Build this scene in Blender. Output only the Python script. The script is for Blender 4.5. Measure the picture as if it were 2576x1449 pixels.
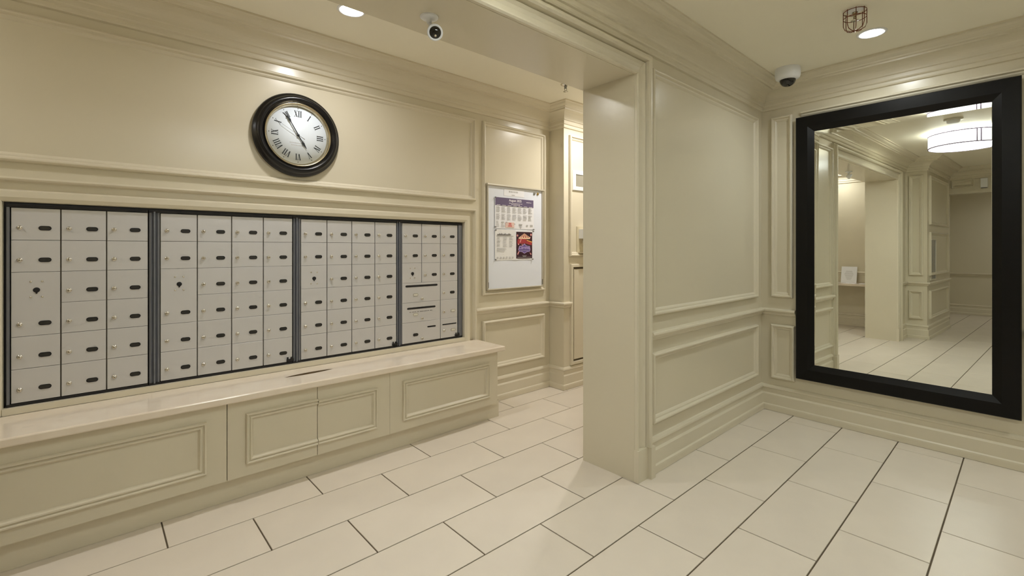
import bpy, bmesh, math, random
from mathutils import Vector, Matrix

# ------------------------------------------------------------------ scene reset
sc = bpy.context.scene
for o in list(bpy.data.objects):
    bpy.data.objects.remove(o, do_unlink=True)
C = sc.collection
S = 0.8            # all dimensions below are in units of 0.8 m
R = math.radians
PI = math.pi

# ------------------------------------------------------------------ camera
cam_d = bpy.data.cameras.new('camera')
cam = bpy.data.objects.new('camera', cam_d)
C.objects.link(cam)
sc.camera = cam
FPX = 1173.7
cam_d.sensor_width = 36.0
cam_d.sensor_fit = 'HORIZONTAL'
cam_d.lens = FPX / 2576 * 36.0
cam_d.shift_y = -(724.5 - 625.5) / 2576
cam_d.clip_start = 0.02
TH = math.atan(1302 / FPX)                  # heading of the view from +X
cam.location = (0, 0, 1.5 * S)
cam.rotation_euler = (PI / 2, 0, TH - PI / 2)

# ------------------------------------------------------------------ world, exposure
w = bpy.data.worlds.new('world')
sc.world = w
w.use_nodes = True
w.node_tree.nodes['Background'].inputs[0].default_value = (1, 0.95, 0.85, 1)
w.node_tree.nodes['Background'].inputs[1].default_value = 0.02
sc.view_settings.view_transform = 'Standard'
sc.view_settings.look = 'None'
sc.view_settings.exposure = 1.28
sc.view_settings.gamma = 1.0
sc.view_settings.use_curve_mapping = False
sc.cycles.max_bounces = 8
sc.cycles.diffuse_bounces = 5
sc.cycles.glossy_bounces = 6
sc.cycles.sample_clamp_indirect = 6.0
sc.cycles.use_adaptive_sampling = True
sc.cycles.adaptive_threshold = 0.06
sc.cycles.adaptive_min_samples = 12
sc.cycles.blur_glossy = 0.5
DRUM_POWER = 5.2
DOWN_POWER = 40.0       # glow of the downlight lenses
DOWN_WATTS = 1.55         # light thrown down by each downlight

# ------------------------------------------------------------------ materials
def srgb(r, g, b):
    f = lambda c: (c / 255) / 12.92 if c / 255 <= 0.04045 else (((c / 255) + 0.055) / 1.055) ** 2.4
    return (f(r), f(g), f(b), 1)

def mat(name, col, rough=0.5, metal=0.0, noise=0.0, nscale=6.0, bump=0.0, bscale=60.0, spec=0.5,
        emit=0.0, ecol=None, coat=0.0, objvar=0.0, col2=None, detail=4.0, stretch=None):
    m = bpy.data.materials.new(name)
    m.use_nodes = True
    nt = m.node_tree
    b = nt.nodes['Principled BSDF']
    b.inputs['Base Color'].default_value = col
    b.inputs['Roughness'].default_value = rough
    b.inputs['Metallic'].default_value = metal
    b.inputs['Specular IOR Level'].default_value = spec
    b.inputs['Coat Weight'].default_value = coat
    if emit:
        b.inputs['Emission Color'].default_value = ecol or col
        b.inputs['Emission Strength'].default_value = emit
    tc = nt.nodes.new('ShaderNodeTexCoord')
    src = tc.outputs['Object']
    if stretch:
        mp = nt.nodes.new('ShaderNodeMapping')
        mp.inputs['Scale'].default_value = stretch
        nt.links.new(src, mp.inputs[0])
        src = mp.outputs[0]
    colsock = None
    if noise or col2:
        n = nt.nodes.new('ShaderNodeTexNoise')
        n.inputs['Scale'].default_value = nscale
        n.inputs['Detail'].default_value = detail
        nt.links.new(src, n.inputs['Vector'])
        r_ = nt.nodes.new('ShaderNodeValToRGB')
        r_.color_ramp.elements[0].position = 0.3
        r_.color_ramp.elements[1].position = 0.7
        c2 = col2 or tuple([c * (1 - noise) for c in col[:3]] + [1])
        r_.color_ramp.elements[0].color = c2
        r_.color_ramp.elements[1].color = col
        nt.links.new(n.outputs['Fac'], r_.inputs[0])
        colsock = r_.outputs[0]
    if objvar:
        oi = nt.nodes.new('ShaderNodeObjectInfo')
        mr = nt.nodes.new('ShaderNodeMapRange')
        mr.inputs['To Min'].default_value = 1 - objvar
        mr.inputs['To Max'].default_value = 1.0
        nt.links.new(oi.outputs['Random'], mr.inputs['Value'])
        hs = nt.nodes.new('ShaderNodeHueSaturation')
        hs.inputs['Color'].default_value = col
        if colsock:
            nt.links.new(colsock, hs.inputs['Color'])
        nt.links.new(mr.outputs[0], hs.inputs['Value'])
        colsock = hs.outputs[0]
    if colsock:
        nt.links.new(colsock, b.inputs['Base Color'])
    if bump:
        n2 = nt.nodes.new('ShaderNodeTexNoise')
        n2.inputs['Scale'].default_value = bscale
        n2.inputs['Detail'].default_value = 2
        nt.links.new(src, n2.inputs['Vector'])
        bp = nt.nodes.new('ShaderNodeBump')
        bp.inputs['Strength'].default_value = bump
        bp.inputs['Distance'].default_value = 0.002
        nt.links.new(n2.outputs['Fac'], bp.inputs['Height'])
        nt.links.new(bp.outputs[0], b.inputs['Normal'])
    return m

M = dict(
    paint=mat('cream_satin_paint', srgb(219, 211, 189), 0.25, noise=0.02, nscale=2, bump=0.03, bscale=25, spec=0.5),
    ceil=mat('ceiling_paint', srgb(246, 241, 224), 0.55, noise=0.02, nscale=2, spec=0.3),
    trim=mat('cream_gloss_trim', srgb(222, 214, 193), 0.36, noise=0.02, nscale=3, spec=0.45),
    tile=mat('beige_porcelain_tile', srgb(232, 222, 208), 0.34, noise=0.05, nscale=5, objvar=0.035, bump=0.04, bscale=40, spec=0.4),
    grout=mat('grey_brown_grout', srgb(104, 92, 74), 0.9, noise=0.2, nscale=20),
    stone=mat('beige_polished_stone', srgb(240, 229, 213), 0.14, col2=srgb(234, 220, 202), nscale=9, spec=0.5),
    slotm=mat('dark_brown_slot', srgb(128, 108, 80), 0.7, noise=0.1),
    metal=mat('satin_aluminium', srgb(211, 210, 211), 0.40, metal=0.2, noise=0.02, nscale=3, objvar=0.03, bump=0.02, bscale=120),
    chan=mat('blue_grey_anodised', srgb(126, 129, 138), 0.36, metal=0.4, noise=0.1, nscale=30),
    dark=mat('dark_gap', srgb(26, 24, 26), 0.6, noise=0.1),
    gap=mat('bronze_shadow_gap', srgb(112, 105, 92), 0.6, noise=0.1),
    tag=mat('black_number_holder', srgb(14, 13, 15), 0.45, noise=0.1),
    tagin=mat('dark_number_strip', srgb(44, 42, 38), 0.55, noise=0.1),
    tagw=mat('white_number_strip', srgb(222, 220, 210), 0.4, noise=0.02),
    chrome=mat('chrome', srgb(214, 210, 200), 0.18, metal=1.0, noise=0.02),
    black=mat('black_lacquer', srgb(10, 10, 14), 0.25, noise=0.1, spec=0.5),
    espresso=mat('espresso_wood', srgb(11, 9, 8), 0.38, noise=0.3, nscale=8, spec=0.25, bump=0.05, bscale=30, stretch=(1, 1, 6)),
    gold=mat('pale_brass', srgb(190, 178, 150), 0.25, metal=1.0, noise=0.05),
    dial=mat('white_dial', srgb(234, 243, 252), 0.45, noise=0.01, spec=0.6),
    ink=mat('black_ink', srgb(28, 34, 40), 0.4, noise=0.05),
    greyink=mat('grey_print', srgb(190, 189, 188), 0.6, noise=0.05),
    midink=mat('dark_grey_print', srgb(126, 124, 122), 0.6, noise=0.05),
    white=mat('white_plastic', srgb(238, 240, 244), 0.35, noise=0.01),
    offwhite=mat('offwhite_plastic', srgb(214, 208, 192), 0.35, noise=0.02),
    board=mat('white_board', srgb(234, 239, 250), 0.25, noise=0.01),
    alu=mat('aluminium_frame', srgb(206, 200, 184), 0.35, metal=0.3, noise=0.03),
    paper=mat('white_paper', srgb(242, 243, 248), 0.7, noise=0.01),
    paperw=mat('warm_paper', srgb(238, 238, 238), 0.7, noise=0.01),
    purple=mat('purple_print', srgb(104, 92, 124), 0.6, noise=0.03),
    wht=mat('white_print', srgb(238, 234, 240), 0.6, noise=0.01),
    redp=mat('red_print', srgb(214, 120, 116), 0.6, noise=0.03),
    pink=mat('pale_pink_print', srgb(236, 206, 196), 0.6, noise=0.03),
    pdark=mat('poster_dark_plum', srgb(58, 20, 40), 0.45, noise=0.2, nscale=12),
    pred=mat('poster_red', srgb(176, 60, 66), 0.45, noise=0.15, nscale=30),
    ppink=mat('poster_pink', srgb(232, 160, 160), 0.45, noise=0.08, nscale=30),
    pcream=mat('poster_cream', srgb(246, 216, 180), 0.45, noise=0.05, nscale=30),
    pgold=mat('poster_orange', srgb(238, 170, 90), 0.45, noise=0.05, nscale=30),
    pviolet=mat('poster_violet', srgb(112, 92, 160), 0.45, noise=0.1, nscale=30),
    plilac=mat('poster_lilac', srgb(196, 176, 226), 0.45, noise=0.05, nscale=30),
    brass=mat('brass_pin', srgb(176, 150, 90), 0.35, metal=0.8, noise=0.05),
    steelpin=mat('steel_pin', srgb(150, 150, 146), 0.3, metal=0.8, noise=0.05),
    copper=mat('copper_wire', srgb(128, 72, 50), 0.4, metal=0.5, noise=0.1),
    smoke=mat('smoked_dome', srgb(20, 18, 16), 0.06, noise=0.05, coat=0.5),
    duct=mat('dark_duct', srgb(60, 62, 56), 0.7, noise=0.1),
    slat=mat('grey_louver', srgb(180, 176, 160), 0.4, metal=0.3, noise=0.05),
    screen=mat('grey_glass_screen', srgb(120, 122, 122), 0.12, noise=0.03),
    bronze=mat('dark_bronze_strip', srgb(100, 88, 66), 0.5, metal=0.3, noise=0.1),
    clear=mat('clear_plastic', srgb(206, 196, 168), 0.12, noise=0.02),
    mirror=mat('silvered_glass', (0.90, 0.92, 0.87, 1), 0.0, metal=1.0),
    lampframe=mat('bloom_tinted_lamp_frame', srgb(160, 146, 186), 0.5, noise=0.05),  # lilac of the lamp's bloom put into the frame colour
    shade=mat('glowing_lamp_shade', (1, 0.97, 0.92, 1), 0.5, emit=DRUM_POWER * 0.22, ecol=(0.93, 1.0, 0.97, 1)),
    topglow=mat('glowing_lamp_top', (1, 0.97, 0.92, 1), 0.5, emit=DRUM_POWER * 1.3, ecol=(0.93, 1.0, 0.97, 1)),
    diffuser=mat('glowing_lamp_diffuser', (1, 0.97, 0.92, 1), 0.5, emit=DRUM_POWER * 1.35, ecol=(0.93, 1.0, 0.97, 1)),
    lens=mat('glowing_downlight_lens', (1, 1, 1, 1), 0.5, emit=DOWN_POWER, ecol=(0.96, 0.99, 1.0, 1)),
    lensw=mat('glowing_warm_downlight_lens', (1, 1, 1, 1), 0.5, emit=DOWN_POWER, ecol=(0.98, 0.985, 0.98, 1)),
)

# ------------------------------------------------------------------ object helpers
ORG = {}

def settle(o, org, parent):
    ORG[o.name] = Vector(org)
    base = ORG[parent.name] if parent else Vector((0, 0, 0))
    o.parent = parent
    o.location = (Vector(org) - base) * S
    return o

def tag(o, label=None, cat=None, group=None, kind=None):
    if label: o['label'] = label
    if cat: o['category'] = cat
    if group: o['group'] = group
    if kind: o['kind'] = kind
    return o

def empty(name, org, parent=None):
    o = bpy.data.objects.new(name, None)
    o.empty_display_size = 0.05
    C.objects.link(o)
    return settle(o, org, parent)

class MB:
    """collects shapes (in scene units) into one mesh"""
    def __init__(s):
        s.v = []; s.f = []; s.m = []; s.sm = []
    def add(s, vs, fs, mi=0, smooth=False):
        n = len(s.v)
        s.v += [tuple(p) for p in vs]
        for f in fs:
            s.f.append([i + n for i in f]); s.m.append(mi); s.sm.append(smooth)
        return s
    def box(s, x0, x1, y0, y1, z0, z1, mi=0, P=None):
        vs = [(x, y, z) for x in (x0, x1) for y in (y0, y1) for z in (z0, z1)]
        if P: vs = [P(*v) for v in vs]
        return s.add(vs, [(0, 1, 3, 2), (4, 6, 7, 5), (0, 4, 5, 1), (2, 3, 7, 6), (0, 2, 6, 4), (1, 5, 7, 3)], mi)
    def sweep(s, path, prof, P, closed=False, side=1, mi=0, caps=True):
        """mitred sweep of prof [(offset, height)] along a 2-D path; offset goes to the left (side=1)"""
        n = len(path); k = len(prof); vs = []
        for i in range(n):
            p = Vector(path[i])
            if closed or 0 < i < n - 1:
                a = (p - Vector(path[i - 1])).normalized(); b = (Vector(path[(i + 1) % n]) - p).normalized()
            elif i == 0:
                a = b = (Vector(path[1]) - p).normalized()
            else:
                a = b = (p - Vector(path[i - 1])).normalized()
            na = Vector((-a.y, a.x)) * side; nb = Vector((-b.y, b.x)) * side
            mt = na + nb; mt = mt / max(0.05, mt.dot(na))
            for (o_, h) in prof:
                q = p + mt * o_
                vs.append(P(q.x, q.y, h))
        fs = []
        for i in range(n if closed else n - 1):
            j = (i + 1) % n
            for t in range(k - 1):
                fs.append((i * k + t, i * k + t + 1, j * k + t + 1, j * k + t))
        if not closed and caps:
            fs.append(tuple(range(k))); fs.append(tuple(range((n - 1) * k, n * k))[::-1])
        return s.add(vs, fs, mi)
    def lathe(s, prof, P, seg=32, mi=0, smooth=True):
        """prof [(r, h)], P(a, b, h) places it; a/b across, h along the axis"""
        vs = []; fs = []; idx = []
        for (r_, h) in prof:
            if r_ < 1e-6:
                idx.append([len(vs)] * seg); vs.append(P(0, 0, h))
            else:
                st = len(vs)
                for i in range(seg):
                    t = 2 * PI * i / seg
                    vs.append(P(r_ * math.cos(t), r_ * math.sin(t), h))
                idx.append([st + i for i in range(seg)])
        for a, b in zip(idx[:-1], idx[1:]):
            for i in range(seg):
                j = (i + 1) % seg
                q = [a[i], a[j], b[j], b[i]]
                u = []
                for t in q:
                    if t not in u: u.append(t)
                if len(u) > 2: fs.append(u)
        return s.add(vs, fs, mi, smooth)
    def poly(s, pts, h0, h1, P, mi=0):
        n = len(pts)
        vs = [P(a, b, h0) for a, b in pts] + [P(a, b, h1) for a, b in pts]
        fs = [tuple(range(n))[::-1], tuple(range(n, 2 * n))]
        fs += [(i, (i + 1) % n, (i + 1) % n + n, i + n) for i in range(n)]
        return s.add(vs, fs, mi)
    def tube(s, pts, r_, seg=6, mi=0, closed=False):
        pts = [Vector(p) for p in pts]; n = len(pts); vs = []; fs = []
        for i, p in enumerate(pts):
            if closed: d = pts[(i + 1) % n] - pts[i - 1]
            else: d = pts[min(i + 1, n - 1)] - pts[max(i - 1, 0)]
            d.normalize()
            up = Vector((0, 0, 1)) if abs(d.z) < 0.9 else Vector((1, 0, 0))
            a = d.cross(up).normalized(); b = d.cross(a).normalized()
            for k in range(seg):
                t = 2 * PI * k / seg
                vs.append(p + (a * math.cos(t) + b * math.sin(t)) * r_)
        for i in range(n if closed else n - 1):
            j = (i + 1) % n
            for k in range(seg):
                l = (k + 1) % seg
                fs.append((i * seg + k, i * seg + l, j * seg + l, j * seg + k))
        if not closed:
            fs.append(tuple(range(seg))); fs.append(tuple(range((n - 1) * seg, n * seg))[::-1])
        return s.add(vs, fs, mi, True)
    def mesh(s, name, mats, org):
        me = bpy.data.meshes.new(name)
        ox, oy, oz = org
        me.from_pydata([((x - ox) * S, (y - oy) * S, (z - oz) * S) for x, y, z in s.v], [], s.f)
        for m_ in (mats if isinstance(mats, (list, tuple)) else [mats]):
            me.materials.append(m_)
        for p, mi, sm in zip(me.polygons, s.m, s.sm):
            p.material_index = mi; p.use_smooth = sm
        bm = bmesh.new(); bm.from_mesh(me)
        bmesh.ops.recalc_face_normals(bm, faces=bm.faces)
        bm.to_mesh(me); bm.free()
        return me
    def build(s, name, mats, parent=None, org=None):
        if org is None:
            xs = [p[0] for p in s.v]; ys = [p[1] for p in s.v]; zs = [p[2] for p in s.v]
            org = ((min(xs) + max(xs)) / 2, (min(ys) + max(ys)) / 2, min(zs))
        o = bpy.data.objects.new(name, s.mesh(name, mats, org))
        C.objects.link(o)
        return settle(o, org, parent)

def inst(me, name, org, parent):
    o = bpy.data.objects.new(name, me)
    C.objects.link(o)
    return settle(o, org, parent)

def struct(o):
    o['kind'] = 'structure'
    return o

XY = lambda a, b, h: (a, b, h)               # horizontal path, height up
Dx = lambda y: 4.69 + 0.026 * (y - 0.7)       # face of the east wall, which runs slightly askew
CEIL = 3.0
PA = lambda u, z, h: (u, 3.53 - h, z)         # mailbox wall
PC = lambda u, z, h: (u, 1.70 - h, z)         # lobby side of the centre wall
PD = lambda u, z, h: (Dx(u) - h, u + 0.026 * h, z)   # mirror wall
PK = lambda u, z, h: (u, 3.32 - h, z)         # chase beside the notice board
PW = lambda u, z, h: (-0.88 + h, u, z)        # return of the west block
PB = lambda u, z, h: (u, 1.42 - h, z)         # front of the west block
PX = lambda u, z, h: (-1.60 + h, u, z)        # west end of the mailbox alcove
PH = lambda u, z, h: (-2.75 + h, u, z)        # header over the corridor
PV = lambda u, z, h: (-5.40 + h, u, z)        # far end of the corridor

# ================================================================== LARGE STRUCTURE
# floor with individual tiles (0.767 x 0.368 running bond)
fl = MB().box(-5.7, 5.4, -2.5, 3.9, -0.10, -0.0045).build('floor', M['grout'])
struct(fl)
TW, TD, G = 0.7667, 0.3682, 0.0072
tb = MB()
hx, hy = (TW - G) / 2, (TD - G) / 2
vs = []
for (ix, z) in ((0, -0.0045), (0, -0.0012), (0.0016, 0.0)):
    vs += [(-hx + ix, -hy + ix, z), (hx - ix, -hy + ix, z), (hx - ix, hy - ix, z), (-hx + ix, hy - ix, z)]
fs = [(8, 9, 10, 11)]
for l in (0, 4):
    for i in range(4):
        j = (i + 1) % 4
        fs.append((l + i, l + j, l + j + 4, l + i + 4))
tb.add(vs, fs)
tile_me = tb.mesh('tile', M['tile'], (0, 0, 0))
for r_ in range(-9, 7):
    y = 1.420 + (r_ + 0.5) * TD             # row 0 spans 1.42 .. 1.79
    off = 0.285 if r_ % 2 == 0 else 0.668
    for c_ in range(-8, 7):
        x = off + (c_ + 0.5) * TW
        if -5.6 < x < 5.4 and y < 3.7:
            if x < -3.2 and y > 2.1: continue
            inst(tile_me, 'tile', (x, y, 0.0), fl)

struct(MB().box(-5.7, 5.4, -2.5, 3.9, CEIL, CEIL + 0.1).build('ceiling', M['ceil']))

# mailbox wall with the opening the mailboxes sit in
b = MB()
b.box(-1.75, 3.735, 3.53, 3.90, 1.742, CEIL).box(-1.75, 3.735, 3.53, 3.90, -0.02, 0.672)
b.box(-1.75, -0.336, 3.53, 3.90, 0.672, 1.742).box(2.564, 3.735, 3.53, 3.90, 0.672, 1.742)
wall_n = struct(b.build('wall_north', M['paint']))
wall_ne = struct(MB().box(3.735, 5.35, 3.32, 3.90, -0.02, CEIL).build('wall_northeast', M['paint']))
# centre wall: right pier, header, left pier, west block
b = MB().box(2.59, 5.35, 1.70, 2.12, -0.02, CEIL).box(-0.30, 2.59, 1.70, 2.12, 2.62, CEIL)
wall_c = struct(b.build('wall_centre', M['paint']))
b = MB().box(-0.88, -0.30, 1.70, 2.12, -0.02, CEIL).box(-2.90, -0.88, 1.42, 2.12, -0.02, CEIL)
wall_cw = struct(b.build('wall_centre_west', M['paint']))
struct(MB().box(-1.75, -1.60, 2.12, 3.53, -0.02, CEIL).build('wall_alcove_west', M['paint']))
struct(MB().box(5.20, 5.35, 2.12, 3.32, -0.02, CEIL).build('wall_alcove_east', M['paint']))
y0, y1 = -2.4, 1.70
b = MB().add([(Dx(y0), y0, -0.02), (Dx(y1), y1, -0.02), (5.0, y1, -0.02), (5.0, y0, -0.02),
              (Dx(y0), y0, CEIL), (Dx(y1), y1, CEIL), (5.0, y1, CEIL), (5.0, y0, CEIL)],
             [(0, 1, 2, 3), (4, 5, 6, 7), (0, 1, 5, 4), (1, 2, 6, 5), (2, 3, 7, 6), (3, 0, 4, 7)])
wall_e = struct(b.build('wall_east', M['paint']))
struct(MB().box(-5.55, 5.0, -2.40, -2.20, -0.02, CEIL).build('wall_south', M['paint']))
wall_w = struct(MB().box(-5.55, -5.40, -2.20, 2.1, -0.02, CEIL).build('wall_corridor_end', M['paint']))
struct(MB().box(-5.40, -2.90, 1.95, 2.12, -0.02, CEIL).build('wall_corridor_side', M['paint']))
wall_h = struct(MB().box(-2.90, -2.75, -2.20, 1.42, 2.53, CEIL).build('wall_header', M['paint']))

# crown mouldings
CROWN = [(0, 2.785), (0.016, 2.790), (0.020, 2.800), (0.020, 2.818), (0.030, 2.824), (0.034, 2.832), (0.034, 2.858), (0.044, 2.864)]
for i in range(1, 9):
    t = i / 8 * PI / 2
    CROWN.append((0.044 + 0.105 * (1 - math.cos(t)), 2.864 + 0.066 * math.sin(t)))
CROWN += [(0.150, 2.942), (0.168, 2.946), (0.172, 2.956), (0.180, 2.960), (0.196, 2.970), (0.206, 2.984), (0.222, 2.988), (0.222, 3.0), (0, 3.0)]
lobby = [(Dx(-2.2), -2.2), (Dx(1.70), 1.70), (-0.88, 1.70), (-0.88, 1.42), (-2.75, 1.42), (-2.75, -2.2)]
struct(MB().sweep(lobby, CROWN, XY, closed=True).build('trim_1', M['trim']))
struct(MB().sweep([(5.20, 3.32), (3.735, 3.32), (3.735, 3.53), (-1.60, 3.53), (-1.60, 2.12)], CROWN, XY).build('trim_2', M['trim']))

# baseboards
BASE = [(0, 0.236), (0.010, 0.232), (0.020, 0.218), (0.022, 0.206), (0.012, 0.198), (0.011, 0.160), (0.022, 0.146), (0.024, 0.060),
        (0.034, 0.052), (0.036, 0.040), (0.036, 0.002), (0, 0.002)]
struct(MB().sweep([(Dx(-2.2), -2.2), (Dx(1.70), 1.70), (2.752, 1.70)], BASE, XY).build('baseboard_east', M['trim']))
struct(MB().sweep([(-0.465, 1.70), (-0.88, 1.70), (-0.88, 1.42), (-2.75, 1.42)], BASE, XY).build('baseboard_west', M['trim']))
struct(MB().sweep([(5.20, 3.32), (3.735, 3.32), (3.735, 3.53), (2.68, 3.53)], BASE, XY).build('baseboard_north', M['trim']))
struct(MB().sweep([(-1.60, 3.10), (-1.60, 2.12)], BASE, XY).build('baseboard_alcove', M['trim']))
struct(MB().sweep([(-5.40, 1.95), (-5.40, -2.2)], BASE, XY).build('baseboard_corridor', M['trim']))
struct(MB().sweep([(-2.75, -2.20), (Dx(-2.2), -2.2)], BASE, XY).build('baseboard_south', M['trim']))

# chair rails
RAIL = [(0, 0.946), (0.034, 0.944), (0.044, 0.938), (0.046, 0.928), (0.040, 0.918), (0.026, 0.912), (0.018, 0.900), (0.018, 0.892), (0.010, 0.884), (0, 0.882)]
RAILA = [(o_, z - 0.016) for o_, z in RAIL]
struct(MB().sweep([(Dx(1.405), 1.405), (Dx(1.70), 1.70), (2.752, 1.70)], RAIL, XY).build('trim_3', M['trim']))
struct(MB().sweep([(Dx(-2.2), -2.2), (Dx(0.02), 0.02)], RAIL, XY).build('trim_4', M['trim']))
struct(MB().sweep([(3.83, 3.32), (3.735, 3.32), (3.735, 3.53), (2.70, 3.53)], RAILA, XY).build('trim_5', M['trim']))
struct(MB().sweep([(-0.465, 1.70), (-0.88, 1.70), (-0.88, 1.42), (-2.75, 1.42)], RAIL, XY).build('trim_6', M['trim']))
struct(MB().sweep([(-1.60, 3.53), (-1.60, 2.12)], [(o_, z + 0.11) for o_, z in RAIL], XY).build('trim_7', M['trim']))
struct(MB().sweep([(-5.40, 1.95), (-5.40, -2.2)], RAIL, XY).build('trim_8', M['trim']))

# casing round the wide opening, lobby side
CAS = [(0, 0), (0, 0.018), (0.008, 0.026), (0.014, 0.024), (0.018, 0.014), (0.026, 0.014), (0.030, 0.006), (0.050, 0.008), (0.070, 0.014), (0.086, 0.026),
       (0.090, 0.014), (0.096, 0.014), (0.100, 0.046), (0.112, 0.054), (0.126, 0.054), (0.134, 0.046), (0.138, 0.028), (0.150, 0.024), (0.156, 0)]
cas = MB().sweep([(2.592, 0.205), (2.592, 2.622), (-0.302, 2.622), (-0.302, 0.205)], CAS, PC, side=-1)
struct(cas.build('trim_9', M['trim']))
for (x0, x1) in ((2.588, 2.700), (-0.410, -0.298)):
    o2 = (x1, x1 + 0.048) if x0 > 0 else (x0 - 0.048, x0)
    b = MB().box(x0, x1, 1.70 - 0.032, 1.70, 0, 0.205).box(o2[0], o2[1], 1.70 - 0.058, 1.70, 0, 0.207)
    struct(b.build('trim_10' if x0 > 0 else 'trim_11', M['trim']))

# raised panel mouldings, each a piece of its wall
PM = [(0, 0), (0.000, 0.014), (0.004, 0.025), (0.011, 0.031), (0.019, 0.030), (0.024, 0.021), (0.027, 0.014), (0.036, 0.013), (0.044, 0.007), (0.050, 0)]
def panel(parent, P, u0, u1, z0, z1, prof=PM):
    o = MB().sweep([(u0, z0), (u1, z0), (u1, z1), (u0, z1)], prof, P, closed=True).build('panel_moulding', M['trim'], parent)
    return o
panel(wall_n, PA, -1.35, 2.705, 1.950, 2.730)
panel(wall_n, PA, 2.792, 3.650, 1.050, 2.730)
panel(wall_n, PA, 2.792, 3.640, 0.325, 0.800)
panel(wall_ne, PK, 3.812, 4.70, 1.415, 2.722)
panel(wall_c, PC, 2.776, 4.575, 1.050, 2.705)
panel(wall_c, PC, 2.776, 4.575, 0.325, 0.800)
panel(wall_e, PD, 1.430, 1.612, 1.052, 2.715)
panel(wall_e, PD, 1.412, 1.612, 0.300, 0.802)
MB().sweep([(1.362, 2.722), (-0.05, 2.722)], PM, PD).build('panel_moulding', M['trim'], wall_e)
panel(wall_e, PD, -1.9, -0.15, 1.052, 2.722)
panel(wall_e, PD, -1.9, -0.15, 0.325, 0.800)
panel(wall_cw, PW, 1.470, 1.655, 1.052, 2.722)
panel(wall_cw, PW, 1.470, 1.655, 0.325, 0.800)
panel(wall_cw, PB, -2.60, -1.02, 1.900, 2.722)
panel(wall_cw, PB, -2.60, -1.02, 1.050, 1.780)
panel(wall_cw, PB, -2.60, -1.02, 0.325, 0.800)
panel(wall_h, PH, 1.06, 1.38, 2.640, 2.790)
panel(wall_h, PH, -1.0, 0.80, 2.640, 2.790)

# ---- profiled surround of the mailbox opening
SUR = [(0, -0.012), (0, 0.028), (0.004, 0.034), (0.022, 0.042), (0.052, 0.042), (0.058, 0.030), (0.064, 0.018), (0.100, 0.016), (0.106, 0.022),
       (0.108, 0.046), (0.116, 0.052), (0.126, 0.050), (0.130, 0)]
b = MB().sweep([(2.566, 0.646), (2.566, 1.743), (-0.338, 1.743), (-0.338, 0.646)], SUR, PA, side=-1)
struct(b.build('trim_12', M['trim']))
struct(MB().box(-0.338, 2.566, 3.495, 3.53, 0.646, 0.680).build('trim_13', M['trim']))

# ================================================================== MAILBOXES
ROWZ = [1.7140, 1.5445, 1.3765, 1.2080, 1.0400, 0.8710, 0.6960]
YF = 3.526
GV, GH = 0.0029, 0.0010        # half widths of the gaps between doors

def lock_mesh():
    P = lambda a, b_, h: (a, -h, b_)
    b = MB().lathe([(0.0118, 0), (0.0118, 0.004), (0.0105, 0.006), (0.0085, 0.0065), (0.0085, 0.0125), (0.0070, 0.0145), (0, 0.0150)], P, 20)
    b.box(-0.0010, 0.0010, -0.0154, -0.0149, -0.0045, 0.0045, 1)
    return b.mesh('lock', [M['chrome'], M['dark']], (0, 0, 0))
def stadium(w_, h_, n=8):
    r_ = h_ / 2; pts = []
    for i in range(n + 1):
        t = -PI / 2 + PI * i / n; pts.append((w_ / 2 - r_ + r_ * math.cos(t), r_ * math.sin(t)))
    for i in range(n + 1):
        t = PI / 2 + PI * i / n; pts.append((-w_ / 2 + r_ + r_ * math.cos(t), r_ * math.sin(t)))
    return pts
def tag_mesh(inner, outer='tag'):
    P = lambda a, b_, h: (a, -h, b_)
    b = MB().poly(stadium(0.050, 0.0235), 0, 0.0030, P, 0)
    b.poly(stadium(0.040, 0.0150), 0.0030, 0.0034, P, 1)
    return b.mesh('number_tag', [M[outer], M[inner]], (0, 0, 0))
LOCK = lock_mesh(); TAG = tag_mesh('tagin'); TAGW = tag_mesh('tagw', 'slat')
DOORS = {}
def door(unit, x0, x1, z0, z1, name='door'):
    key = (round(x1 - x0, 3), round(z1 - z0, 3))
    wd, hd = key
    if key not in DOORS:
        b = MB(); a, c = wd / 2 - GV, hd / 2 - GH; e = 0.0012
        vs = []
        for ix, y in ((0, 0.012), (0, -0.0010), (e, -0.0022)):
            vs += [(-a + ix, y, -c + ix), (a - ix, y, -c + ix), (a - ix, y, c - ix), (-a + ix, y, c - ix)]
        fs = [(0, 1, 2, 3), (8, 9, 10, 11)]
        for l in (0, 4):
            for i in range(4):
                j = (i + 1) % 4; fs.append((l + i, l + j, l + j + 4, l + i + 4))
        b.add(vs, fs)
        DOORS[key] = b.mesh('door', M['metal'], (0, 0, 0))
    return inst(DOORS[key], name, ((x0 + x1) / 2, YF, (z0 + z1) / 2), unit)
DF = YF - 0.0022
def lock_at(d, x, z): inst(LOCK, 'lock', (x, DF, z), d)
def tag_at(d, x, z, me=None): inst(me or TAG, 'number_tag', (x, DF, z), d)
def slot_at(d, x0, x1, z, h=0.015):
    b = MB().poly([(a + (x0 + x1) / 2, c + z) for a, c in stadium(x1 - x0, h, 4)], 0, 0.0012, lambda u, z_, h_: (u, DF - h_, z_))
    b.build('mail_slot', M['dark'], d)
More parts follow.
